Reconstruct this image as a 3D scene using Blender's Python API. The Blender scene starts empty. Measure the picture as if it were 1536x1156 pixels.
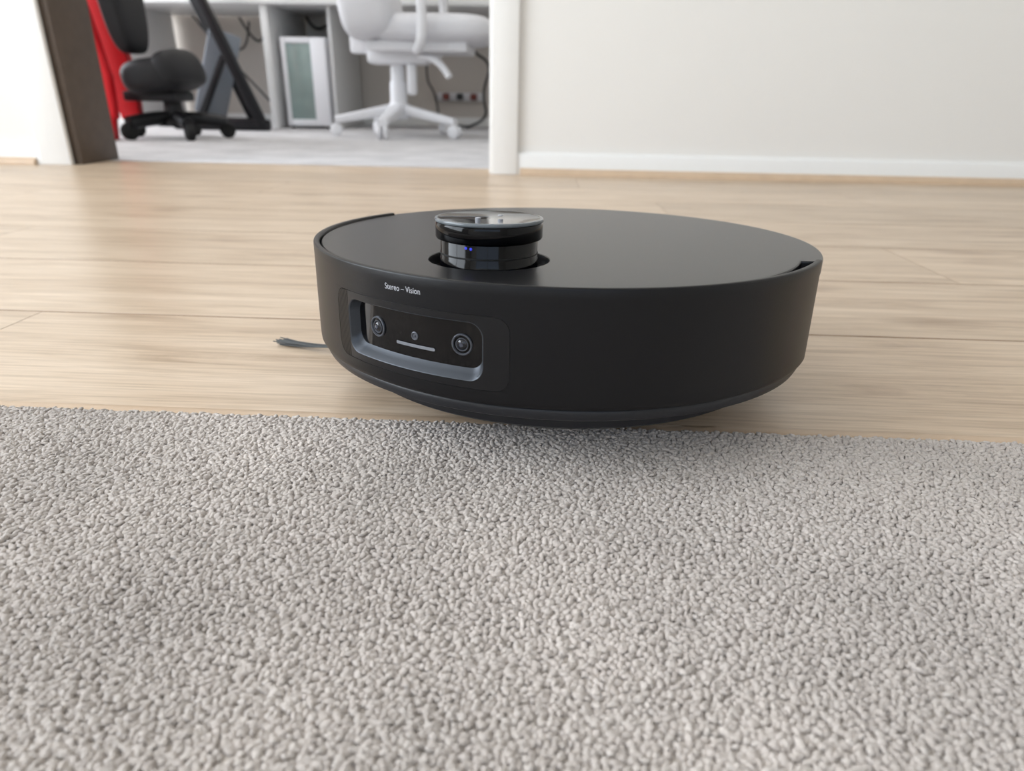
import bpy, bmesh, math, random
import numpy as np
from mathutils import Vector, Matrix, Euler
random.seed(4)
rng=np.random.default_rng(7)
scene=bpy.context.scene
col=scene.collection
rad=math.radians

# ------------------------------------------------------------ materials
def srgb(r,g,b):
    f=lambda c:(c/255/12.92) if c/255<=.04045 else ((c/255+.055)/1.055)**2.4
    return (f(r),f(g),f(b),1)
class NT:
    def __init__(s,name):
        s.m=bpy.data.materials.new(name); s.m.use_nodes=True
        s.t=s.m.node_tree; s.b=s.t.nodes['Principled BSDF']
    def n(s,typ,**kw):
        n=s.t.nodes.new(typ)
        for k,v in kw.items():
            if k.startswith('i_'):
                key=k[2:]
                key=int(key) if key.isdigit() else key.replace('_',' ')
                n.inputs[key].default_value=v
            else: setattr(n,k,v)
        return n
    def l(s,a,b): s.t.links.new(a,b)
def mat(name,c,rough=.5,metal=0,noise=.06,nscale=40,bump=0,coat=0,spec=.5,trans=0,ior=1.45):
    k=NT(name); b=k.b
    b.inputs['Roughness'].default_value=rough; b.inputs['Metallic'].default_value=metal
    b.inputs['Specular IOR Level'].default_value=spec
    b.inputs['Coat Weight'].default_value=coat
    b.inputs['Transmission Weight'].default_value=trans; b.inputs['IOR'].default_value=ior
    tc=k.n('ShaderNodeTexCoord'); nz=k.n('ShaderNodeTexNoise',i_Scale=nscale,i_Detail=3.)
    k.l(tc.outputs['Object'],nz.inputs['Vector'])
    mx=k.n('ShaderNodeMix',data_type='RGBA'); 
    mx.inputs[6].default_value=tuple(x*(1-noise) for x in c[:3])+(1,)
    mx.inputs[7].default_value=tuple(min(1,x*(1+noise)) for x in c[:3])+(1,)
    k.l(nz.outputs['Fac'],mx.inputs[0]); k.l(mx.outputs[2],b.inputs['Base Color'])
    if bump:
        bp=k.n('ShaderNodeBump',i_Strength=bump,i_Distance=.001)
        k.l(nz.outputs['Fac'],bp.inputs['Height']); k.l(bp.outputs[0],b.inputs['Normal'])
    return k.m
M={}
M['wall']=mat('wall_paint',srgb(235,232,227),.85,nscale=300,noise=.01,bump=.1)
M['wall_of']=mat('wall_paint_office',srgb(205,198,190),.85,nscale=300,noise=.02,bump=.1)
M['ceil']=mat('ceiling_paint',srgb(240,240,239),.9,noise=.01)
M['trim']=mat('trim_gloss_white',srgb(240,239,236),.4,noise=.01)
M['brown']=mat('dark_stained_timber',srgb(84,72,62),.5,noise=.25,nscale=30)
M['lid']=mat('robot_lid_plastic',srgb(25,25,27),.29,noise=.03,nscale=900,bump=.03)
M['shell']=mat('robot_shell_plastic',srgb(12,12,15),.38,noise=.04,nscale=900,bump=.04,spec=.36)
M['base']=mat('robot_base_plastic',srgb(32,33,37),.4)
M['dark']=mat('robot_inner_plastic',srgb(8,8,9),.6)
M['gloss']=mat('robot_gloss_black',srgb(4,4,6),.10,noise=.01,spec=.25)
M['glass']=mat('camera_window_glass',srgb(5,5,7),.07,noise=.01)
M['bez']=mat('window_bezel_metal',srgb(66,70,76),.38,metal=.5)
M['ring']=mat('lens_ring',srgb(95,98,105),.3,metal=.5)
M['lens']=mat('lens_coating',srgb(10,12,22),.05,coat=.5)
M['lensc']=mat('lens_core',srgb(58,62,74),.12,coat=.8)
M['bar']=mat('light_bar',srgb(125,127,132),.4)
M['text']=mat('printed_text',srgb(190,191,196),.5)
M['capglass']=mat('turret_glass',srgb(14,15,17),.03,noise=.02,spec=.4)
M['caprim']=mat('turret_rim',srgb(105,111,115),.15)
M['brush']=mat('brush_bristle',srgb(70,72,72),.6)
M['rubber']=mat('rubber',srgb(18,18,18),.8)
M['white']=mat('white_plastic',srgb(234,234,237),.4,noise=.01)
M['whitef']=mat('white_upholstery',srgb(224,224,228),.7,noise=.03,nscale=120,bump=.2)
M['desk']=mat('desk_laminate',srgb(222,222,221),.45,noise=.01)
M['red']=mat('red_upholstery',srgb(218,22,34),.5,noise=.06)
M['blk']=mat('black_upholstery',srgb(22,22,25),.6)
M['steel']=mat('black_steel',srgb(24,24,27),.4,metal=.3)
M['grey']=mat('grey_plastic',srgb(120,126,134),.5)
M['yel']=mat('yellow_plastic',srgb(225,190,30),.5)
M['cable']=mat('cable_rubber',srgb(45,44,46),.6)
M['pcg']=mat('tinted_glass_green',srgb(142,158,154),.1,noise=.25,nscale=9)
M['pcd']=mat('pc_dark',srgb(70,84,82),.4)
M['pink']=mat('plug_plastic',srgb(120,60,52),.5)
M['groove']=mat('plank_edge',srgb(142,114,90),.6)
k=NT('status_led'); k.b.inputs['Base Color'].default_value=(.01,.01,.2,1); k.b.inputs['Emission Color'].default_value=(.05,.08,1,1); k.b.inputs['Emission Strength'].default_value=.6
M['led']=k.m

# ribbed plate
k=NT('ribbed_plate'); k.b.inputs['Base Color'].default_value=srgb(13,13,16); k.b.inputs['Roughness'].default_value=.36; k.b.inputs['Specular IOR Level'].default_value=.38
tc=k.n('ShaderNodeTexCoord'); sx=k.n('ShaderNodeSeparateXYZ'); k.l(tc.outputs['Object'],sx.inputs[0])
m1=k.n('ShaderNodeMath',operation='MULTIPLY',i_1=-1.); k.l(sx.outputs[1],m1.inputs[0])
at=k.n('ShaderNodeMath',operation='ARCTAN2'); k.l(sx.outputs[0],at.inputs[0]); k.l(m1.outputs[0],at.inputs[1])
mu=k.n('ShaderNodeMath',operation='MULTIPLY',i_1=2*math.pi*.175/.0011); k.l(at.outputs[0],mu.inputs[0])
sn=k.n('ShaderNodeMath',operation='SINE'); k.l(mu.outputs[0],sn.inputs[0])
lt=k.n('ShaderNodeMath',operation='LESS_THAN',i_1=rad(-46.2)); k.l(at.outputs[0],lt.inputs[0])
mm=k.n('ShaderNodeMath',operation='MULTIPLY'); k.l(sn.outputs[0],mm.inputs[0]); k.l(lt.outputs[0],mm.inputs[1])
bp=k.n('ShaderNodeBump',i_Strength=1.,i_Distance=.0005); k.l(mm.outputs[0],bp.inputs['Height']); k.l(bp.outputs[0],k.b.inputs['Normal'])
M['rib']=k.m

# oak laminate
k=NT('oak_laminate')
geo=k.n('ShaderNodeNewGeometry'); tc=k.n('ShaderNodeTexCoord')
rm=k.n('ShaderNodeMath',operation='MULTIPLY',i_1=37.); k.l(geo.outputs['Random Per Island'],rm.inputs[0])
cb=k.n('ShaderNodeCombineXYZ'); k.l(rm.outputs[0],cb.inputs[0]); k.l(rm.outputs[0],cb.inputs[2])
ad=k.n('ShaderNodeVectorMath',operation='ADD'); k.l(tc.outputs['Object'],ad.inputs[0]); k.l(cb.outputs[0],ad.inputs[1])
mp=k.n('ShaderNodeMapping'); mp.inputs['Scale'].default_value=(1.3,13,1); k.l(ad.outputs[0],mp.inputs[0])
n1=k.n('ShaderNodeTexNoise',i_Scale=1.8,i_Detail=8.,i_Roughness=.66,i_Distortion=1.2); k.l(mp.outputs[0],n1.inputs['Vector'])
mp2=k.n('ShaderNodeMapping'); mp2.inputs['Scale'].default_value=(9,260,1); k.l(ad.outputs[0],mp2.inputs[0])
n2=k.n('ShaderNodeTexNoise',i_Scale=1.2,i_Detail=4.,i_Roughness=.6); k.l(mp2.outputs[0],n2.inputs['Vector'])
cr=k.n('ShaderNodeValToRGB'); e=cr.color_ramp.elements
e[0].position=.30; e[0].color=srgb(172,146,120); e[1].position=.66; e[1].color=srgb(217,196,172)
x=e.new(.47); x.color=srgb(203,180,154)
k.l(n1.outputs['Fac'],cr.inputs[0])
cr2=k.n('ShaderNodeValToRGB'); e=cr2.color_ramp.elements
e[0].position=.3; e[0].color=(.72,.68,.63,1); e[1].position=.58; e[1].color=(1,1,1,1)
k.l(n2.outputs['Fac'],cr2.inputs[0])
mx=k.n('ShaderNodeMix',data_type='RGBA',blend_type='MULTIPLY'); mx.inputs[0].default_value=.85
k.l(cr.outputs[0],mx.inputs[6]); k.l(cr2.outputs[0],mx.inputs[7])
mp3=k.n('ShaderNodeMapping'); mp3.inputs['Scale'].default_value=(2.2,6.5,1); k.l(ad.outputs[0],mp3.inputs[0])
vo=k.n('ShaderNodeTexVoronoi',i_Scale=1.); k.l(mp3.outputs[0],vo.inputs['Vector'])
cr3=k.n('ShaderNodeValToRGB'); e=cr3.color_ramp.elements
e[0].position=.02; e[0].color=(.5,.40,.32,1); e[1].position=.14; e[1].color=(1,1,1,1)
k.l(vo.outputs['Distance'],cr3.inputs[0])
mx2=k.n('ShaderNodeMix',data_type='RGBA',blend_type='MULTIPLY'); mx2.inputs[0].default_value=.65
k.l(mx.outputs[2],mx2.inputs[6]); k.l(cr3.outputs[0],mx2.inputs[7])
hs=k.n('ShaderNodeHueSaturation'); hs.inputs['Saturation'].default_value=.98
mr=k.n('ShaderNodeMapRange',i_3=.95,i_4=1.08); k.l(geo.outputs['Random Per Island'],mr.inputs[0]); k.l(mr.outputs[0],hs.inputs['Value'])
k.l(mx2.outputs[2],hs.inputs['Color']); k.l(hs.outputs[0],k.b.inputs['Base Color'])
k.b.inputs['Roughness'].default_value=.33
bp=k.n('ShaderNodeBump',i_Strength=.25,i_Distance=.0004); k.l(n2.outputs['Fac'],bp.inputs['Height']); k.l(bp.outputs[0],k.b.inputs['Normal'])
M['oak']=k.m
M['oaktrim']=mat('oak_trim',srgb(206,180,152),.4,noise=.12,nscale=30)

# carpets
def carpetmat(name,c1,c2,island=True,scale=260):
    k=NT(name); tc=k.n('ShaderNodeTexCoord'); geo=k.n('ShaderNodeNewGeometry')
    nz=k.n('ShaderNodeTexNoise',i_Scale=7.,i_Detail=2.); k.l(geo.outputs['Position'],nz.inputs['Vector'])
    fine=k.n('ShaderNodeTexNoise',i_Scale=1100. if island else 200.,i_Detail=4.,i_Roughness=.7); k.l(geo.outputs['Position'],fine.inputs['Vector'])
    mx=k.n('ShaderNodeMix',data_type='RGBA'); mx.inputs[6].default_value=c1; mx.inputs[7].default_value=c2
    if island: 
        k.l(geo.outputs['Random Per Island'],mx.inputs[0])
    else: k.l(fine.outputs['Fac'],mx.inputs[0])
    mr=k.n('ShaderNodeMapRange',i_1=.3,i_2=.7,i_3=.84,i_4=1.14); k.l(nz.outputs['Fac'],mr.inputs[0])
    mr2=k.n('ShaderNodeMapRange',i_3=.88,i_4=1.12); k.l(fine.outputs['Fac'],mr2.inputs[0])
    mm=k.n('ShaderNodeMath',operation='MULTIPLY'); k.l(mr.outputs[0],mm.inputs[0]); k.l(mr2.outputs[0],mm.inputs[1])
    hs=k.n('ShaderNodeHueSaturation'); k.l(mx.outputs[2],hs.inputs['Color']); k.l(mm.outputs[0],hs.inputs['Value'])
    k.l(hs.outputs[0],k.b.inputs['Base Color']); k.b.inputs['Roughness'].default_value=.95
    k.b.inputs['Specular IOR Level'].default_value=.08
    k.b.inputs['Sheen Weight'].default_value=.3; k.b.inputs['Sheen Roughness'].default_value=.5
    bp=k.n('ShaderNodeBump',i_Strength=.5,i_Distance=.0006 if island else .004); k.l(fine.outputs['Fac'],bp.inputs['Height']); k.l(bp.outputs[0],k.b.inputs['Normal'])
    return k.m
M['tuft']=carpetmat('carpet_wool',srgb(192,182,174),srgb(204,195,187))
M['cbase']=carpetmat('carpet_backing',srgb(190,181,172),srgb(202,193,184),False)
M['carp2']=carpetmat('office_carpet_wool',srgb(172,168,168),srgb(200,197,197),False)

# ------------------------------------------------------------ helpers
def obj(name,verts,faces,m,parent=None,smooth=True,sharp=35,loc=None,rot=None):
    me=bpy.data.meshes.new(name); me.from_pydata([tuple(v) for v in verts],[],faces); me.validate()
    bm=bmesh.new(); bm.from_mesh(me); bmesh.ops.recalc_face_normals(bm,faces=bm.faces); bm.to_mesh(me); bm.free()
    if m is not None: me.materials.append(M[m])
    if smooth:
        me.polygons.foreach_set('use_smooth',[True]*len(me.polygons)); me.set_sharp_from_angle(angle=rad(sharp))
    o=bpy.data.objects.new(name,me); col.objects.link(o)
    if parent: o.parent=parent
    if loc: o.location=loc
    if rot: o.rotation_euler=rot
    return o
def empty(name,loc=(0,0,0),rot=(0,0,0)):
    o=bpy.data.objects.new(name,None); o.empty_display_size=.1; o.location=loc; o.rotation_euler=rot; col.objects.link(o); return o
def box(name,lo,hi,m,parent=None,bev=.0,seg=2,rot=None,loc=None):
    bm=bmesh.new(); bmesh.ops.create_cube(bm,size=1)
    for v in bm.verts:
        v.co=Vector([lo[i]+(v.co[i]+.5)*(hi[i]-lo[i]) for i in range(3)])
    if bev: bmesh.ops.bevel(bm,geom=bm.edges[:],offset=bev,segments=seg,profile=.5,affect='EDGES')
    me=bpy.data.meshes.new(name); bm.to_mesh(me); bm.free(); me.materials.append(M[m])
    if bev:
        me.polygons.foreach_set('use_smooth',[True]*len(me.polygons)); me.set_sharp_from_angle(angle=rad(40))
    o=bpy.data.objects.new(name,me); col.objects.link(o)
    if parent: o.parent=parent
    if rot: o.rotation_euler=rot
    if loc: o.location=loc
    return o
def lathe(name,prof,m,parent=None,n=96,loc=None,rot=None,sharp=35,cap=True):
    V=[];F=[]
    for i in range(n):
        a=2*math.pi*i/n
        for r,z in prof: V.append((r*math.cos(a),r*math.sin(a),z))
    p=len(prof)
    for i in range(n):
        j=(i+1)%n
        for q in range(p-1): F.append((i*p+q,j*p+q,j*p+q+1,i*p+q+1))
    if cap:
        for q in (0,p-1):
            if prof[q][0]>1e-5: F.append([i*p+q for i in range(n)])
    return obj(name,V,F,m,parent,loc=loc,rot=rot,sharp=sharp)
def tube(name,pts,r,m,parent=None,cyclic=False,res=3):
    cu=bpy.data.curves.new(name,'CURVE'); cu.dimensions='3D'; cu.bevel_depth=r; cu.bevel_resolution=res; cu.use_fill_caps=True
    sp=cu.splines.new('NURBS' if len(pts)>2 else 'POLY'); sp.points.add(len(pts)-1)
    for p,q in zip(sp.points,pts): p.co=(*q,1)
    if len(pts)>2: sp.order_u=3; sp.use_endpoint_u=True
    sp.use_cyclic_u=cyclic
    o=bpy.data.objects.new(name+'_c',cu); col.objects.link(o)
    dg=bpy.context.evaluated_depsgraph_get(); me=bpy.data.meshes.new_from_object(o.evaluated_get(dg))
    bpy.data.objects.remove(o); me.materials.clear(); me.materials.append(M[m])
    me.polygons.foreach_set('use_smooth',[True]*len(me.polygons)); me.set_sharp_from_angle(angle=rad(40))
    o=bpy.data.objects.new(name,me); col.objects.link(o)
    if parent: o.parent=parent
    return o
def cushion(name,size,m,parent,loc,rot=(0,0,0),exp=4,puff=.0):
    nu,nv=40,20;V=[];F=[]
    sg=lambda x,p:math.copysign(abs(x)**p,x)
    for j in range(nv+1):
        ph=-math.pi/2+math.pi*j/nv
        for i in range(nu):
            th=2*math.pi*i/nu
            e1=.45;e2=2/exp
            V.append((size[0]/2*sg(math.cos(ph),e1)*sg(math.cos(th),e2),size[1]/2*sg(math.cos(ph),e1)*sg(math.sin(th),e2),size[2]/2*sg(math.sin(ph),.8)))
    for j in range(nv):
        for i in range(nu): F.append((j*nu+i,j*nu+(i+1)%nu,(j+1)*nu+(i+1)%nu,(j+1)*nu+i))
    return obj(name,V,F,m,parent,loc=loc,rot=rot,sharp=60)

# ------------------------------------------------------------ room shell
WX0,WX1=-2.7,2.9; WY=1.93; YS=-2.6; ZC=2.45
DL,DR=-1.335,-.135
WT=.13
def wallboxes(name,boxes,m):
    V=[];F=[]
    for lo,hi in boxes:
        b=len(V)
        for z in (lo[2],hi[2]):
            V+=[(lo[0],lo[1],z),(hi[0],lo[1],z),(hi[0],hi[1],z),(lo[0],hi[1],z)]
        F+=[(b,b+1,b+2,b+3),(b+4,b+5,b+6,b+7)]+[(b+i,b+(i+1)%4,b+4+(i+1)%4,b+4+i) for i in range(4)]
    return obj(name,V,F,m,smooth=False)
wallboxes('wall_north',[((WX0-.1,WY,0),(DL,WY+WT,ZC)),((DR,WY,0),(WX1+.1,WY+WT,ZC)),((DL,WY,2.05),(DR,WY+WT,ZC))],'wall')
wallboxes('wall_west',[((WX0-.1,YS,0),(WX0,WY,.45)),((WX0-.1,YS,2.2),(WX0,WY,ZC)),((WX0-.1,YS,.45),(WX0,-1.6,2.2)),((WX0-.1,1.2,.45),(WX0,WY,2.2))],'wall')
wallboxes('wall_east',[((WX1,YS,0),(WX1+.1,WY,ZC))],'wall')
wallboxes('wall_south',[((WX0-.1,YS-.1,0),(-1.6,YS,ZC)),((1.6,YS-.1,0),(WX1+.1,YS,ZC)),((-1.6,YS-.1,2.2),(1.6,YS,ZC)),((-1.6,YS-.1,0),(1.6,YS,.9))],'wall')
wallboxes('ceiling',[((WX0-.1,YS-.1,ZC),(WX1+.1,WY+WT,ZC+.1))],'ceil')
def window(name,axis,pos,a0,a1,z0,z1):
    e=empty(name)
    def bx(n,a,b,c,d):
        if axis=='x': box(n,(pos-.03,a,c),(pos+.03,b,d),'trim',e,.004)
        else: box(n,(a,pos-.03,c),(b,pos+.03,d),'trim',e,.004)
    bx('sill',a0,a1,z0,z0+.05);bx('head',a0,a1,z1-.05,z1);bx('jamb_1',a0,a0+.05,z0+.05,z1-.05);bx('jamb_2',a1-.05,a1,z0+.05,z1-.05)
    mid=(a0+a1)/2;bx('mullion',mid-.025,mid+.025,z0+.05,z1-.05)
    return e
window('window_1','x',WX0-.05,-1.6,1.2,.45,2.2)
window('added_window_south','y',YS-.05,-1.6,1.6,.9,2.2)  # unseen frame, added to go with the south fill lamp
box('trim_1',(-1.41,WY-.016,0),(DL+.01,WY,2.1),'trim',bev=.003)
box('trim_2',(DR-.012,WY-.018,0),(-.078,WY,2.1),'trim',bev=.003)
box('trim_3',(DL,WY-.016,2.04),(DR-.012,WY,2.1),'trim',bev=.003)
e=empty('door_1')
box('jamb_right',(DR-.02,WY,0),(DR,WY+WT+.01,2.04),'trim',e,.002)
box('jamb_left_timber',(DL+.0,WY+.004,0),(DL+.03,WY+WT+.05,2.04),'brown',e,.002)
box('jamb_head',(DL+.03,WY,2.02),(DR-.02,WY+WT,2.04),'trim',e,.002)
def baseboard(name,x0,x1):
    prof=[(0,0),(-.012,0),(-.012,.05),(-.009,.0555),(-.004,.0575),(0,.0575)]
    n=len(prof);V=[(x,WY+a,b) for x in (x0,x1) for a,b in prof]
    F=[(i,(i+1)%n,n+(i+1)%n,n+i) for i in range(n)]+[tuple(range(n)),tuple(range(n,2*n))]
    obj(name,V,F,'trim',sharp=50)
def quad(name,x0,x1):
    prof=[(0,0)]+[(-.018*math.cos(a),.018*math.sin(a)) for a in np.linspace(0,math.pi/2,8)]
    n=len(prof);V=[(x,WY-.0122+a*.8,b) for x in (x0,x1) for a,b in prof]
    F=[(i,(i+1)%n,n+(i+1)%n,n+i) for i in range(n)]+[tuple(range(n)),tuple(range(n,2*n))]
    obj(name,V,F,'oaktrim',sharp=50)
baseboard('baseboard_north',-.078,WX1); baseboard('baseboard_north_left',WX0,-1.41)
quad('trim_4',-.07,WX1); quad('trim_5',WX0,-1.425)

# laminate planks
EDGE=.3934
V=[];F=[];MI=[]
PW=.21;PL=1.29
ys=[EDGE+.006]+[EDGE+PW*(i) for i in range(1,9)]
ys=[v for v in ys if v<WY+.0]+[WY+WT]
offs=[.93,.10,.62,1.1,.35,.8,.2,.4,.7]
g=.0002;bz=.0011
for i in range(len(ys)-1):
    x=WX0-PL+offs[i]
    while x<WX1:
        x0,x1=max(x,WX0),min(x+PL,WX1); x+=PL
        if x1-x0<.01: continue
        y0,y1=ys[i]+g,ys[i+1]-g
        b=len(V); gx=.0001;bx_=.0003
        V+=[(x0+gx,y0,-.008),(x1-gx,y0,-.008),(x1-gx,y1,-.008),(x0+gx,y1,-.008),
            (x0+gx,y0,-bz),(x1-gx,y0,-bz),(x1-gx,y1,-bz),(x0+gx,y1,-bz),
            (x0+gx+bx_,y0+bz,0),(x1-gx-bx_,y0+bz,0),(x1-gx-bx_,y1-bz,0),(x0+gx+bx_,y1-bz,0)]
        F+=[(b+j,b+(j+1)%4,b+4+(j+1)%4,b+4+j) for j in range(4)]+[(b+4+j,b+4+(j+1)%4,b+8+(j+1)%4,b+8+j) for j in range(4)]+[(b+8,b+9,b+10,b+11)]
        MI+=[1]*8+[0]
fo=obj('floor',V,F,'oak',smooth=False)
fo.data.materials.append(M['groove'])
if len(fo.data.polygons)==len(MI): fo.data.polygons.foreach_set('material_index',MI)
wallboxes('floor_subfloor',[((WX0,YS,-.05),(WX1,WY+WT,-.0082))],'dark')
prof=[(.0,-.008),(.0,.0005),(.0015,.0018),(.004,.0022),(.0105,.0018),(.013,.0004),(.013,-.008)]
n=len(prof);V=[(x,EDGE-.003+a,b) for x in (WX0,WX1) for a,b in prof]
obj('trim_6',V,[(i,(i+1)%n,n+(i+1)%n,n+i) for i in range(n)]+[tuple(range(n)),tuple(range(n,2*n))],'oaktrim',sharp=60)

# ------------------------------------------------------------ carpet with loop pile
carpet=wallboxes('carpet',[((WX0,YS,-.008),(WX1,EDGE-.0035,.0028))],'cbase')
PS=.12; SP=.0024; NG=int(round(PS/SP))
def tuft_patch(name,seed):
    R=np.random.default_rng(seed)
    nu,nv=8,6
    ph=np.linspace(-math.pi/2+.25,math.pi/2,nv)
    th=np.arange(nu)*2*math.pi/nu
    base=[]
    for p in ph[:-1]:
        for t in th: base.append((math.cos(p)*math.cos(t),math.cos(p)*math.sin(t),math.sin(p)))
    base.append((0,0,1.)); base=np.array(base); nb=len(base)
    fc=[]
    for j in range(nv-2):
        for i in range(nu): fc.append((j*nu+i,j*nu+(i+1)%nu,(j+1)*nu+(i+1)%nu,(j+1)*nu+i))
    tri=[((nv-2)*nu+i,(nv-2)*nu+(i+1)%nu,nb-1) for i in range(nu)]
    AV=[];AF=[]
    c=0
    for a in range(NG):
        for b in range(NG):
            x=(a+.5+(.5 if b%2 else 0)*.8)*PS/NG+R.normal(0,.0006); y=(b+.5)*PS/NG+R.normal(0,.0006)
            L=R.uniform(.0017,.0028); Wd=R.uniform(.0011,.0017); Hh=R.uniform(.0011,.0015)
            ang=R.normal(math.radians(25),.8)
            P=base*np.array([L,Wd,Hh])
            P[:,1]+= (P[:,0]/L)**2*R.uniform(-.0011,.0011)
            P[:,2]-= (P[:,0]/L)**2*.0004
            P[:,0]+= P[:,2]*R.uniform(-.6,.6); P[:,1]+=P[:,2]*R.uniform(-.5,.5)
            P+=R.normal(0,.0002,P.shape)
            ca,sa=math.cos(ang),math.sin(ang)
            Q=np.stack([P[:,0]*ca-P[:,1]*sa+x,P[:,0]*sa+P[:,1]*ca+y,P[:,2]+.0033+R.normal(0,.00025)],-1)
            AV.append(Q); AF+= [tuple(q+c for q in f) for f in fc]+[tuple(q+c for q in f) for f in tri]; c+=nb
    me=bpy.data.meshes.new(name); me.from_pydata(np.concatenate(AV).tolist(),[],AF); me.materials.append(M['tuft'])
    me.polygons.foreach_set('use_smooth',[True]*len(me.polygons))
    return me
patches=[tuft_patch('loop_pile_%d'%i,i+3) for i in range(4)]
ci=0
for a in range(-9,12):
    for b in range(0,6):
        o=bpy.data.objects.new('pile_%d'%ci,patches[random.randrange(4)]); ci+=1
        col.objects.link(o); o.parent=carpet
        o.location=(a*PS, EDGE-.0045-(b+1)*PS, 0)
# ------------------------------------------------------------ robot vacuum
rb=empty('robot_vacuum',(.0142,.4958,.1068),(-.0351,0,0))
def cy(th,z,R=.175): return (R*math.sin(rad(th)),-R*math.cos(rad(th)),z)
T0,T1=-123,63
zs=[-.001,-.006,-.011,-.016,-.026,-.037,-.048,-.058,-.0625]
prof=[(.1712,-.008),(.1712,-.0008),(.1716,-.0002),(.1722,0),(.1742,0),(.1747,-.0003)]+[(.175,z) for z in zs]+[(.1748,-.0640),(.1742,-.0650),(.170,-.0652)]
V=[];F=[];ths=list(range(T0,T1+1));p=len(prof)
for th in ths:
    for r,z in prof:
        w=max(0,min(1,(-67-th)/6.)); w=w*w*(3-2*w)
        if z<-.016: z=-.016+(z+.016)*(1-w*.17)
        V.append(cy(th,z,r))
i3=prof.index((.175,-.016)); i8=prof.index((.175,-.058))
for a,th in enumerate(ths[:-1]):
    for q in range(p-1):
        if -51<=th<-9 and i3<=q<i8: continue
        F.append((a*p+q,(a+1)*p+q,(a+1)*p+q+1,a*p+q+1))
for a in (0,len(ths)-1): F.append([a*p+q for q in range(p)])
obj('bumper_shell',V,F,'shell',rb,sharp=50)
def rr(tc,zc,hw,hh,r,nl=40,ns=14,nc=10):
    pts=[]
    def seg(x0,y0,x1,y1,n):
        for i in range(n): pts.append((x0+(x1-x0)*i/n,y0+(y1-y0)*i/n))
    def arc(cx,cy_,a0,n):
        for i in range(n): a=a0+math.pi/2*i/n; pts.append((cx+r*math.cos(a),cy_+r*math.sin(a)))
    seg(-hw+r,-hh,hw-r,-hh,nl);arc(hw-r,-hh+r,-math.pi/2,nc);seg(hw,-hh+r,hw,hh-r,ns);arc(hw-r,hh-r,0,nc)
    seg(hw-r,hh,-hw+r,hh,nl);arc(-hw+r,hh-r,math.pi/2,nc);seg(-hw,hh-r,-hw,-hh+r,ns);arc(-hw+r,-hh+r,math.pi,nc)
    return [(tc+math.degrees(x/.175),zc+y) for x,y in pts]
def ring(name,loops,m):
    V=[];F=[];n=len(loops[0][0])
    for lp,R in loops: V+=[cy(t,z,R) for t,z in lp]
    for k_ in range(len(loops)-1):
        for i in range(n):
            j=(i+1)%n; F.append((k_*n+i,k_*n+j,(k_+1)*n+j,(k_+1)*n+i))
    return obj(name,V,F,m,rb,sharp=30)
A=math.radians(1)*.175
rect=rr(-30,-.037,21*A,.021,.00005)
pl0=rr(-30,-.0370,20.4*A,.0203,.0085); pl1=rr(-30,-.0370,20.4*A-.0003,.0200,.0082)
bz0=rr(-30.2,-.0368,15.9*A,.0162,.0085); bz1=rr(-30.2,-.0368,15.9*A-.0006,.0156,.008)
gl=rr(-30.1,-.0352,15.1*A,.0126,.0070)
ring('shell_front',[(rect,.175),(pl0,.175),(pl0,.1746)],'shell')
ring('ribbed_surround',[(pl0,.1746),(pl1,.1746),(pl1,.17502),(bz0,.17502)],'rib')
ring('window_bezel',[(bz0,.17502),(bz1,.1746),(rr(-30.1,-.0361,15.4*A,.0146,.0075),.1716),(gl,.1692)],'bez')
V=[];F=[];c=0
hw,hh,r=15.1*A,.0126,.0070
xs=sorted(set(list(np.linspace(-hw,-hw+r,16))+list(np.linspace(-hw+r,hw-r,50))+list(np.linspace(hw-r,hw,16))))
for x in xs:
    dx=max(0,abs(x)-(hw-r)); h_=hh-r+math.sqrt(max(0,r*r-dx*dx))
    t=-30.1+math.degrees(x/.175)
    V+=[cy(t,-.0352-h_,.1692),cy(t,-.0352+h_,.1692)]
for i in range(len(xs)-1): F.append((2*i,2*i+2,2*i+3,2*i+1))
obj('camera_window',V,F,'glass',rb)
def radial(o,th,z,R):
    o.location=cy(th,z,R); o.rotation_euler=Euler((math.pi/2,0,rad(th)),'XYZ')
for i,th in enumerate((-39.0,-19.0)):
    le=bpy.data.objects.new('lens_%d'%(i+1),None); col.objects.link(le); le.parent=rb; radial(le,th,-.0352,.1692)
    lathe('lens_barrel',[(.0060,-.002),(.0060,.0007),(.0057,.0010),(.0052,.0010),(.0050,.0006),(.0048,0)],'ring',le,48,cap=False)
    lathe('lens_face',[(.0049,0.0002),(.0036,.0004),(.0034,.0002),(.0,.0002)],'gloss',le,48,cap=False)
    lathe('lens_ring_inner',[(.0037,.0003),(.0036,.0008),(.0032,.0008),(.0030,.0003)],'ring',le,40,cap=False)
    lathe('lens_glass',[(.0030,.0003),(.0026,.0009),(.0016,.0014),(.0,.0016)],'lens',le,40,cap=False)
    lathe('lens_core',[(.0014,.0012),(.0011,.0017),(0,.0018)],'lensc',le,24,cap=False)
s=lathe('proximity_sensor',[(.0024,-.001),(.0024,.0004),(.0021,.0006),(.0016,.0005),(.0015,.0002),(.0008,.0002),(.0006,.0006),(.0,.0007)],'ring',rb,32); radial(s,-29.2,-.0352,.1692)
V=[];F=[]
hw,r=4.6*A,.0009
xs=list(np.linspace(-hw,-hw+r,6))+list(np.linspace(-hw+r,hw-r,14))[1:-1]+list(np.linspace(hw-r,hw,6))
for x in xs:
    dx=max(0,abs(x)-(hw-r)); h_=math.sqrt(max(0,r*r-dx*dx)); t=-29.2+math.degrees(x/.175)
    V+=[cy(t,-.0408-h_,.1697),cy(t,-.0408+h_,.1697)]
for i in range(len(xs)-1): F.append((2*i,2*i+2,2*i+3,2*i+1))
obj('light_bar',V,F,'bar',rb)
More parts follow.
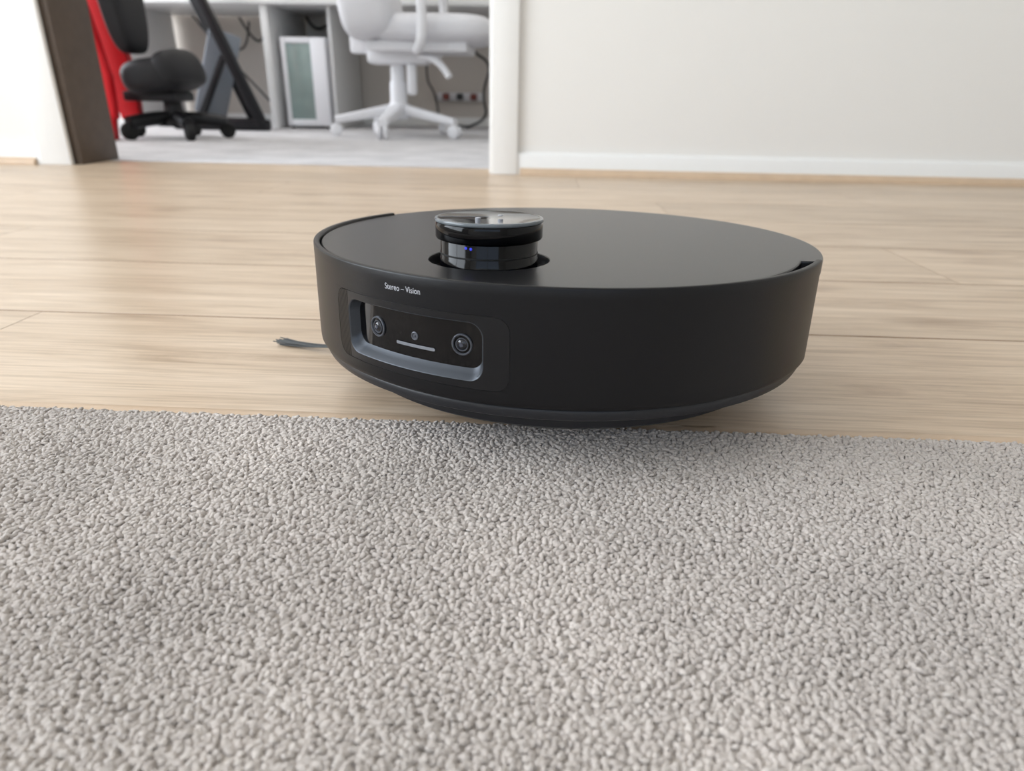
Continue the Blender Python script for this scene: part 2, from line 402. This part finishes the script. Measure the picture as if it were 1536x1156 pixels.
cu=bpy.data.curves.new('t','FONT'); cu.body='Stereo – Vision'; cu.size=1; cu.align_x='CENTER'
to=bpy.data.objects.new('t',cu); col.objects.link(to); dg=bpy.context.evaluated_depsgraph_get()
me=bpy.data.meshes.new_from_object(to.evaluated_get(dg)); bpy.data.objects.remove(to)
wx=max(v.co.x for v in me.vertices)-min(v.co.x for v in me.vertices); sc=8.0*A/wx
for v in me.vertices:
    x,y_=v.co.x*sc,v.co.y*sc*1.15
    v.co=cy(-30.2+math.degrees(x/.175),-.0098+y_,.17508)
me.materials.clear(); me.materials.append(M['text'])
to=bpy.data.objects.new('printed_label',me); col.objects.link(to); to.parent=rb
# lid
N=360; tcx,tcy=-.0463,-.0955
def rl(th):
    if T0<=th<=T1:
        r=.1703
        if 34<th<=62: r-= .0062*min(1,(th-34)/26)
        return r
    return .1748
L=[]
for off,z in [(0,-.010),(0,-.0028),(-.0003,-.0021),(-.0009,-.0016),(-.0022,-.0015)]:
    L.append([((rl(t)+off)*math.sin(rad(t)),-(rl(t)+off)*math.cos(rad(t)),z) for t in range(-180,180)])
for r in (.1540,.1470):
    L.append([(r*math.sin(rad(t)),-r*math.cos(rad(t)),-.0015) for t in range(-180,180)])
for r,z in [(.0385,-.0015),(.0367,-.0015),(.0362,-.0018),(.0360,-.0024),(.0360,-.008),(.0300,-.008)]:
    L.append([(tcx+r*math.sin(rad(t)),tcy-r*math.cos(rad(t)),z) for t in range(-180,180)])
outer=L[6]
def hole_angle(p): return math.atan2(p[0]-tcx,-(p[1]-tcy))
angs=[hole_angle(p) for p in outer]
for q in range(7,len(L)):
    r=math.hypot(L[q][0][0]-tcx,L[q][0][1]-tcy); z=L[q][0][2]
    L[q]=[(tcx+r*math.sin(a_),tcy-r*math.cos(a_),z) for a_ in angs]
V=[];F=[]
for l_ in L: V+=l_
for q in range(len(L)-1):
    for i in range(N): j=(i+1)%N; F.append((q*N+i,q*N+j,(q+1)*N+j,(q+1)*N+i))
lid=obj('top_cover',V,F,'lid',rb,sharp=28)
for pf in lid.data.polygons:
    if all(abs(lid.data.vertices[v].co.z+.0015)<1e-6 for v in pf.vertices): pf.use_smooth=False
V=[];F=[]
pr=[(.170,-.006),(.1746,-.0045),(.175,-.006),(.175,-.064),(.1742,-.0652),(.170,-.0652)]
ths=[T1+.5+i*(360-(T1-T0)-1)/170 for i in range(171)]
for th in ths:
    for r,z in pr: V.append(cy(th,z,r-.0006))
p=len(pr)
for a in range(len(ths)-1):
    for q in range(p-1): F.append((a*p+q,(a+1)*p+q,(a+1)*p+q+1,a*p+q+1))
obj('rear_body',V,F,'shell',rb,sharp=40)
lathe('inner_body',[(0,-.0085),(.166,-.0085),(.166,-.055),(.1705,-.060),(.1705,-.0655)],'dark',rb,180,cap=False)
lathe('base_ring',[(.1695,-.0650),(.1712,-.0662),(.1718,-.0672),(.1718,-.0700),(.1708,-.0722),(.169,-.0732),(.158,-.0745),(.152,-.0770),(.150,-.0860),(.147,-.0880),(0,-.0880)],'base',rb,180,cap=False)
def polar(r,th,z): return (r*math.sin(rad(th)),-r*math.cos(rad(th)),z)
for i,(rr_,th) in enumerate(((.115,-120),(.115,60))):
    x,y_,_=polar(rr_,th,0)
    zz=-(.1068+math.sin(-.0351)*y_-.036)/math.cos(.0351)
    w=lathe('drive_wheel_%d'%(i+1),[(.020,-.011),(.033,-.011),(.036,-.008),(.036,.008),(.033,.011),(.020,.011)],'rubber',rb,48)
    w.location=(x,y_,zz); w.rotation_euler=Euler((0,math.pi/2,rad(-30)),'XYZ')
x,y_,_=polar(.10,150,0)
w=lathe('caster_wheel',[(.004,-.008),(.012,-.008),(.014,-.006),(.014,.006),(.012,.008),(.004,.008)],'rubber',rb,32)
w.location=(x,y_,-(.1068+math.sin(-.0351)*y_-.014)); w.rotation_euler=Euler((0,math.pi/2,rad(-30)),'XYZ')
# lidar turret
tr=bpy.data.objects.new('lidar_turret',None); col.objects.link(tr); tr.parent=rb; tr.location=(tcx,tcy,0)
lathe('turret_stem',[(.0292,-.008),(.0292,.0000),(.0288,.0006),(.0288,.0102),(.0284,.0108),(.0270,.0110)],'gloss',tr,128,cap=False)
lathe('turret_collar',[(.0270,.0105),(.0310,.0112),(.0316,.0122),(.0316,.0196),(.0312,.0204),(.0309,.0205)],'gloss',tr,128,cap=False)
lathe('turret_rim',[(.0309,.0205),(.0318,.0209),(.0320,.0214),(.0320,.0221),(.0316,.0227),(.0303,.0229)],'caprim',tr,128,cap=False)
lathe('turret_top_glass',[(.0303,.0229),(.0298,.0227),(.001,.0227),(0,.0227)],'capglass',tr,128,cap=False)
lathe('turret_dark_band',[(.0289,.0022),(.02915,.0024),(.02915,.0030),(.0289,.0032)],'dark',tr,96,cap=False)  # thin matte dark ring around the stem
for (x,y_) in ((-.006,-.006),(.006,.008)):
    d=lathe('turret_dot',[(.0016,0),(.0016,.0003),(.0011,.0004),(0,.0004)],'text',tr,24); d.location=(x,y_,.0227)  # small pale grey discs on the top glass, not emissive
for th_,z_ in ((-22,.0088),(-16,.0085)):
    d=lathe('status_led',[(.0008,0),(.0008,.0003),(0,.0004)],'led',tr,16); d.location=(.0289*math.sin(rad(th_)),-.0289*math.cos(rad(th_)),z_); d.rotation_euler=Euler((math.pi/2,0,rad(th_)),'XYZ')
# side brush
bme=bpy.data.objects.new('side_brush',None); col.objects.link(bme); bme.parent=rb
Minv=(Matrix.Translation((.0142,.4958,.1068))@Euler((-.0351,0,0)).to_matrix().to_4x4()).inverted()
def wl(p): return tuple(Minv@Vector(p))
for i in range(26):
    s=(-.135+random.uniform(-.003,.003),.508+random.uniform(-.003,.003),.012)
    e_=(-.221+random.uniform(-.005,.005),.534+random.uniform(-.004,.007),.002+random.uniform(-.001,.002))
    mid=(-.180+random.uniform(-.002,.002),.515+random.uniform(-.003,.003),.003)
    tube('bristle_%d'%i,[wl(s),wl(mid),wl(e_)],.00045,'brush',bme,res=1)
h=lathe('brush_hub',[(.012,-.004),(.012,.004),(.008,.007),(0,.008)],'dark',bme,32); h.location=wl((-.128,.508,.018))

# ------------------------------------------------------------ office beyond
OX0,OX1=-3.6,1.2; OY0,OY1=WY+WT,4.78
wallboxes('floor_office',[((OX0,OY0,-.05),(OX1,OY1,0.001))],'carp2')
wallboxes('wall_office_back',[((OX0-.1,OY1,0),(OX1+.1,OY1+.1,ZC))],'wall_of')
wallboxes('wall_office_left',[((OX0-.1,OY0,0),(OX0,OY1,.4)),((OX0-.1,OY0,2.2),(OX0,OY1,ZC)),((OX0-.1,OY0,.4),(OX0,2.4,2.2)),((OX0-.1,4.4,.4),(OX0,OY1,2.2))],'wall')
wallboxes('wall_office_right',[((OX1,OY0,0),(OX1+.1,OY1,ZC))],'wall')
wallboxes('ceiling_office',[((OX0-.1,OY0,ZC),(OX1+.1,OY1+.1,ZC+.1))],'ceil')
window('window_3','x',OX0-.05,2.4,4.4,.4,2.2)
box('baseboard_office',(OX0,OY1-.012,0.001),(OX1,OY1-.0005,.06),'trim',bev=.002)
DZ=.632
dk=empty('computer_desk')
box('desk_top',(-2.45,4.08,DZ),(.9,4.76,DZ+.03),'desk',dk,.003)
box('side_panel_1',(-1.585,4.10,.002),(-1.545,4.74,DZ),'desk',dk,.003)
box('side_panel_2',(-1.235,4.16,.002),(-1.215,4.74,DZ),'desk',dk,.002)
box('side_panel_3',(.84,4.10,.002),(.88,4.74,DZ),'desk',dk,.003)
box('back_rail',(-1.53,4.70,.50),(-1.24,4.72,DZ),'desk',dk,.002)
box('left_panel',(-2.43,4.10,.002),(-2.40,4.74,DZ),'desk',dk,.003)
pc=empty('computer_tower',(-1.50,4.13,.002))
HP=.475
box('case_left_frame',(0,0,.015),(.025,.44,HP),'white',pc,.004)
box('case_right_frame',(.165,0,.015),(.25,.44,HP),'white',pc,.006)
box('case_top',(.025,0,HP-.03),(.165,.44,HP),'white',pc,.004)
box('case_bottom',(.025,0,.015),(.165,.44,.05),'white',pc,.004)
box('case_rear',(.025,.42,.05),(.165,.44,HP-.03),'pcd',pc,.002)
box('front_glass',(.025,.006,.05),(.165,.011,HP-.03),'pcg',pc,.001)
for i,(a,b) in enumerate(((.01,.03),(.22,.24))):
    for j,c in enumerate((.02,.40)): box('foot_%d%d'%(i,j),(a,c,0),(b,c+.02,.015),'rubber',pc,.002)
for i in range(3):
    f=lathe('fan_%d'%i,[(.045,0),(.06,0),(.06,.02),(.045,.02),(.045,0)],'pcd',pc,32,cap=False); f.location=(.095,.035,.12+i*.13); f.rotation_euler=(math.pi/2,0,0)
# office chair (white)
ch=empty('office_chair',(-.735,3.58,0.001))
for i in range(5):
    a=rad(195+72*i); c_,s_=math.cos(a),math.sin(a)
    V=[];F=[];n=8
    for q in range(9):
        t=q/8; r0=.03+.285*t; hz=.125-.050*t; hw=.036-.012*t; hh=.028-.011*t
        for j in range(n):
            b=2*math.pi*j/n
            px=hw*math.copysign(abs(math.cos(b))**.6,math.cos(b)); pz=hz+hh*math.copysign(abs(math.sin(b))**.6,math.sin(b))
            V.append((c_*r0-s_*px,s_*r0+c_*px,pz))
    for q in range(8):
        for j in range(n): F.append((q*n+j,q*n+(j+1)%n,(q+1)*n+(j+1)%n,(q+1)*n+j))
    F+=[tuple(range(n)),tuple(range(8*n,9*n))]
    obj('base_leg_%d'%(i+1),V,F,'white',ch,sharp=60)
    for sgn in (-1,1):
        w=lathe('caster_%d'%i,[(.004,-.008),(.024,-.008),(.030,-.004),(.030,.004),(.024,.008),(.004,.008)],'white',ch,28)
        w.location=(c_*.31-s_*.015*sgn,s_*.31+c_*.015*sgn,.030); w.rotation_euler=Euler((math.pi/2,0,a),'XYZ')
lathe('base_hub',[(.0,.08),(.05,.08),(.058,.10),(.052,.145),(.04,.16)],'white',ch,32)
lathe('gas_column',[(.042,.13),(.040,.24),(.038,.25),(.034,.255),(.034,.36)],'white',ch,32)
box('tilt_mechanism',(-.13,-.08,.325),(.16,.08,.385),'white',ch,.02)
tube('lever',[(.06,0,.36),(.16,-.12,.36),(.24,-.18,.33),(.28,-.2,.27)],.016,'white',ch)
box('height_bracket',(.06,-.09,.19),(.105,-.045,.33),'white',ch,.015)
cushion('seat',(.60,.56,.13),'whitef',ch,(.19,0,.47))
box('seat_pan',(-.10,-.2,.375),(.36,.2,.42),'white',ch,.01)
cushion('backrest',(.12,.50,.72),'whitef',ch,(-.18,0,.83),(0,rad(-12),0))
cushion('lumbar_pad',(.24,.40,.24),'whitef',ch,(-.08,-.12,.54),(0,rad(-10),0),exp=5)
box('back_support',(-.22,-.03,.37),(-.10,.03,.62),'white',ch,.015)
for s_ in (-1,1):
    tube('arm_post_%d'%(s_+2),[(.14,s_*.24,.38),(.17,s_*.33,.38),(.19,s_*.345,.48),(.18,s_*.345,.66)],.022,'white',ch)
    cushion('arm_pad_%d'%(s_+2),(.28,.09,.045),'white',ch,(.16,s_*.345,.68))
# red & black chair
gc=empty('gaming_chair',(-1.855,3.10,0.001),(0,0,rad(3)))
def shell2d(name,poly,y0,y1,m,bev=.010):
    bm=bmesh.new(); vs=[bm.verts.new((x,y0,z)) for x,z in poly]; f=bm.faces.new(vs)
    g_=bmesh.ops.extrude_face_region(bm,geom=[f]); 
    for v in [q for q in g_['geom'] if isinstance(q,bmesh.types.BMVert)]: v.co.y=y1
    bmesh.ops.recalc_face_normals(bm,faces=bm.faces)
    bmesh.ops.bevel(bm,geom=bm.edges[:],offset=bev,segments=3,profile=.5,affect='EDGES')
    me=bpy.data.meshes.new(name); bm.to_mesh(me); bm.free(); me.materials.append(M[m])
    me.polygons.foreach_set('use_smooth',[True]*len(me.polygons)); me.set_sharp_from_angle(angle=rad(40))
    o=bpy.data.objects.new(name,me); col.objects.link(o); o.parent=gc; return o
pl=[(-.16,1.0),(-.02,1.0),(.01,.60),(.045,.40),(.07,.24),(.065,.08),(-.015,.07),(-.05,.22),(-.075,.42),(-.11,.75)]
shell2d('side_shell_1',pl,-.20,-.15,'red'); shell2d('side_shell_2',pl,.0,.05,'red')
cushion('backrest',(.10,.26,.66),'blk',gc,(.095,-.05,.66),(0,rad(-4),0))
cushion('seat',(.28,.34,.14),'blk',gc,(.21,-.02,.25),(0,rad(-8),0),exp=3)
cushion('seat_front_bolster',(.13,.34,.15),'blk',gc,(.285,-.02,.275),(0,rad(-20),0),exp=2.6)
box('swivel_plate',(.06,-.10,.15),(.28,.10,.19),'steel',gc,.01)
lathe('pedestal',[(.07,.05),(.06,.08),(.04,.10),(.035,.16)],'steel',gc,32,loc=(.22,0,0))
for i in range(5):
    a=rad(20+72*i); x,y_=.22+.21*math.cos(a),.21*math.sin(a)
    tube('base_leg_%d'%i,[(.22,0,.085),(.22+.11*math.cos(a),.11*math.sin(a),.085),(x,y_,.065)],.028,'steel',gc)
    w=lathe('caster_%d'%i,[(.004,-.018),(.026,-.018),(.034,-.012),(.034,.012),(.026,.018),(.004,.018)],'rubber',gc,24); w.location=(x,y_,.034); w.rotation_euler=Euler((math.pi/2,0,a),'XYZ')
shell2d('side_foot',[(-.03,.0),(.05,.0),(.06,.10),(-.02,.12)],-.21,-.16,'red',.008)
tb=lathe('buckle',[(0,0),(.03,0),(.034,.01),(.034,.03),(.028,.036),(0,.036)],'yel',gc,24); tb.location=(.03,-.26,0)
# folded treadmill frame
tm=empty('folded_treadmill',(-.03,0,0.001))
def beam(n,a,b,w,t,m):
    a=Vector(a);b=Vector(b);d_=(b-a);L_=d_.length
    o=box(n,(-w/2,-t/2,0),(w/2,t/2,L_),m,tm,min(w,t)*.2); o.location=a; o.rotation_euler=d_.to_track_quat('Z','Y').to_euler(); return o
beam('upright_1',(-1.50,3.82,.03),(-1.88,3.80,.98),.06,.05,'steel')
beam('upright_2',(-1.60,3.98,.03),(-1.98,3.96,.98),.05,.05,'steel')
beam('folded_deck',(-1.80,3.86,.07),(-1.68,3.92,.48),.05,.16,'grey')
beam('brace',(-1.83,3.80,.05),(-1.66,3.81,.36),.035,.035,'steel')
beam('foot_rail_1',(-1.98,3.82,.03),(-1.46,3.82,.03),.05,.055,'steel')
beam('foot_rail_2',(-2.08,3.98,.03),(-1.56,3.98,.03),.05,.055,'steel')
beam('console',(-2.0,3.78,.96),(-1.8,3.98,1.0),.10,.06,'steel')
# cables and power strip on the wall (part of the desk fit-out)
tube('cable_1',[(-.55,4.70,.62),(-.50,4.66,.45),(-.35,4.62,.38),(-.42,4.6,.2),(-.36,4.5,.05),(-.5,4.45,.012)],.008,'cable',dk)
tube('cable_2',[(-.75,4.72,.60),(-.8,4.70,.3),(-.72,4.7,.2),(-.7,4.66,.012),(-.5,4.6,.012)],.006,'cable',dk)
tube('cable_3',[(-1.95,4.7,.62),(-1.85,4.66,.46),(-1.75,4.6,.52),(-1.68,4.5,.62)],.007,'cable',dk)
tube('cable_4',[(-1.50,4.62,.62),(-1.45,4.6,.54),(-1.35,4.6,.58),(-1.26,4.6,.62)],.008,'cable',dk)
tube('cable_5',[(-2.2,4.6,.62),(-2.05,4.6,.42),(-1.9,4.55,.30),(-1.70,4.5,.10)],.006,'cable',dk)
tube('cable_6',[(-1.9,4.72,.60),(-1.92,4.70,.4),(-2.1,4.7,.5),(-2.2,4.70,.62)],.006,'cable',dk)
box('power_strip',(-.72,4.74,.16),(-.42,4.765,.21),'white',dk,.005)
for i in range(3): box('plug_%d'%i,(-.68+i*.09,4.69,.165),(-.64+i*.09,4.74,.205),['pink','cable','pink'][i],dk,.006)

# ------------------------------------------------------------ lights
w=bpy.data.worlds.new('sky'); scene.world=w; w.use_nodes=True
bg=w.node_tree.nodes['Background']; sky=w.node_tree.nodes.new('ShaderNodeTexSky'); sky.sky_type='NISHITA'; sky.sun_disc=False; sky.sun_elevation=rad(40)
w.node_tree.links.new(sky.outputs[0],bg.inputs[0]); bg.inputs[1].default_value=.25
def area(name,loc,rot,sx,sy,e,c):
    l=bpy.data.lights.new(name,'AREA'); l.shape='RECTANGLE'; l.size=sx; l.size_y=sy; l.energy=e; l.color=c
    o=bpy.data.objects.new(name,l); col.objects.link(o); o.location=loc; o.rotation_euler=rot; return o
area('window_light_1',(WX0-.12,-.2,1.32),(0,rad(-90),0),1.7,2.7,120,(.905,.955,1))
area('added_fill_south',(0,YS-.12,1.55),(rad(90),0,0),3.1,1.2,11,(.92,.965,1))  # weak fill lamp added behind the camera, no known source there
area('window_light_3',(OX0-.12,3.4,1.3),(0,rad(-90),0),1.8,1.9,92,(.95,.975,1))
area('area_light_office',(-1.2,3.3,ZC-.03),(0,0,0),.5,.5,10,(1,.98,.95))  # small warm area lamp high in the office, out of view

# ------------------------------------------------------------ camera
F_,PI_,YA,RO,HH=1011.8,.4059,.0425,.0173,.1985
f=Vector((-math.sin(YA)*math.cos(PI_),math.cos(YA)*math.cos(PI_),-math.sin(PI_)))
r=Vector((math.cos(YA),math.sin(YA),0)); d=f.cross(r)
c,s=math.cos(RO),math.sin(RO); r,d=c*r-s*d,s*r+c*d
Rm=Matrix((r,-d,-f)).transposed()
cd=bpy.data.cameras.new('camera'); cd.sensor_width=36; cd.lens=F_/1536*36; cd.clip_start=.01
cd.dof.use_dof=True; cd.dof.focus_distance=.40; cd.dof.aperture_fstop=8.0
co=bpy.data.objects.new('camera',cd); col.objects.link(co); co.matrix_world=Matrix.Translation((0,0,HH))@Rm.to_4x4()
scene.camera=co
try:
    scene.view_settings.view_transform='Standard'; scene.view_settings.exposure=0
except Exception as ex: print(ex)
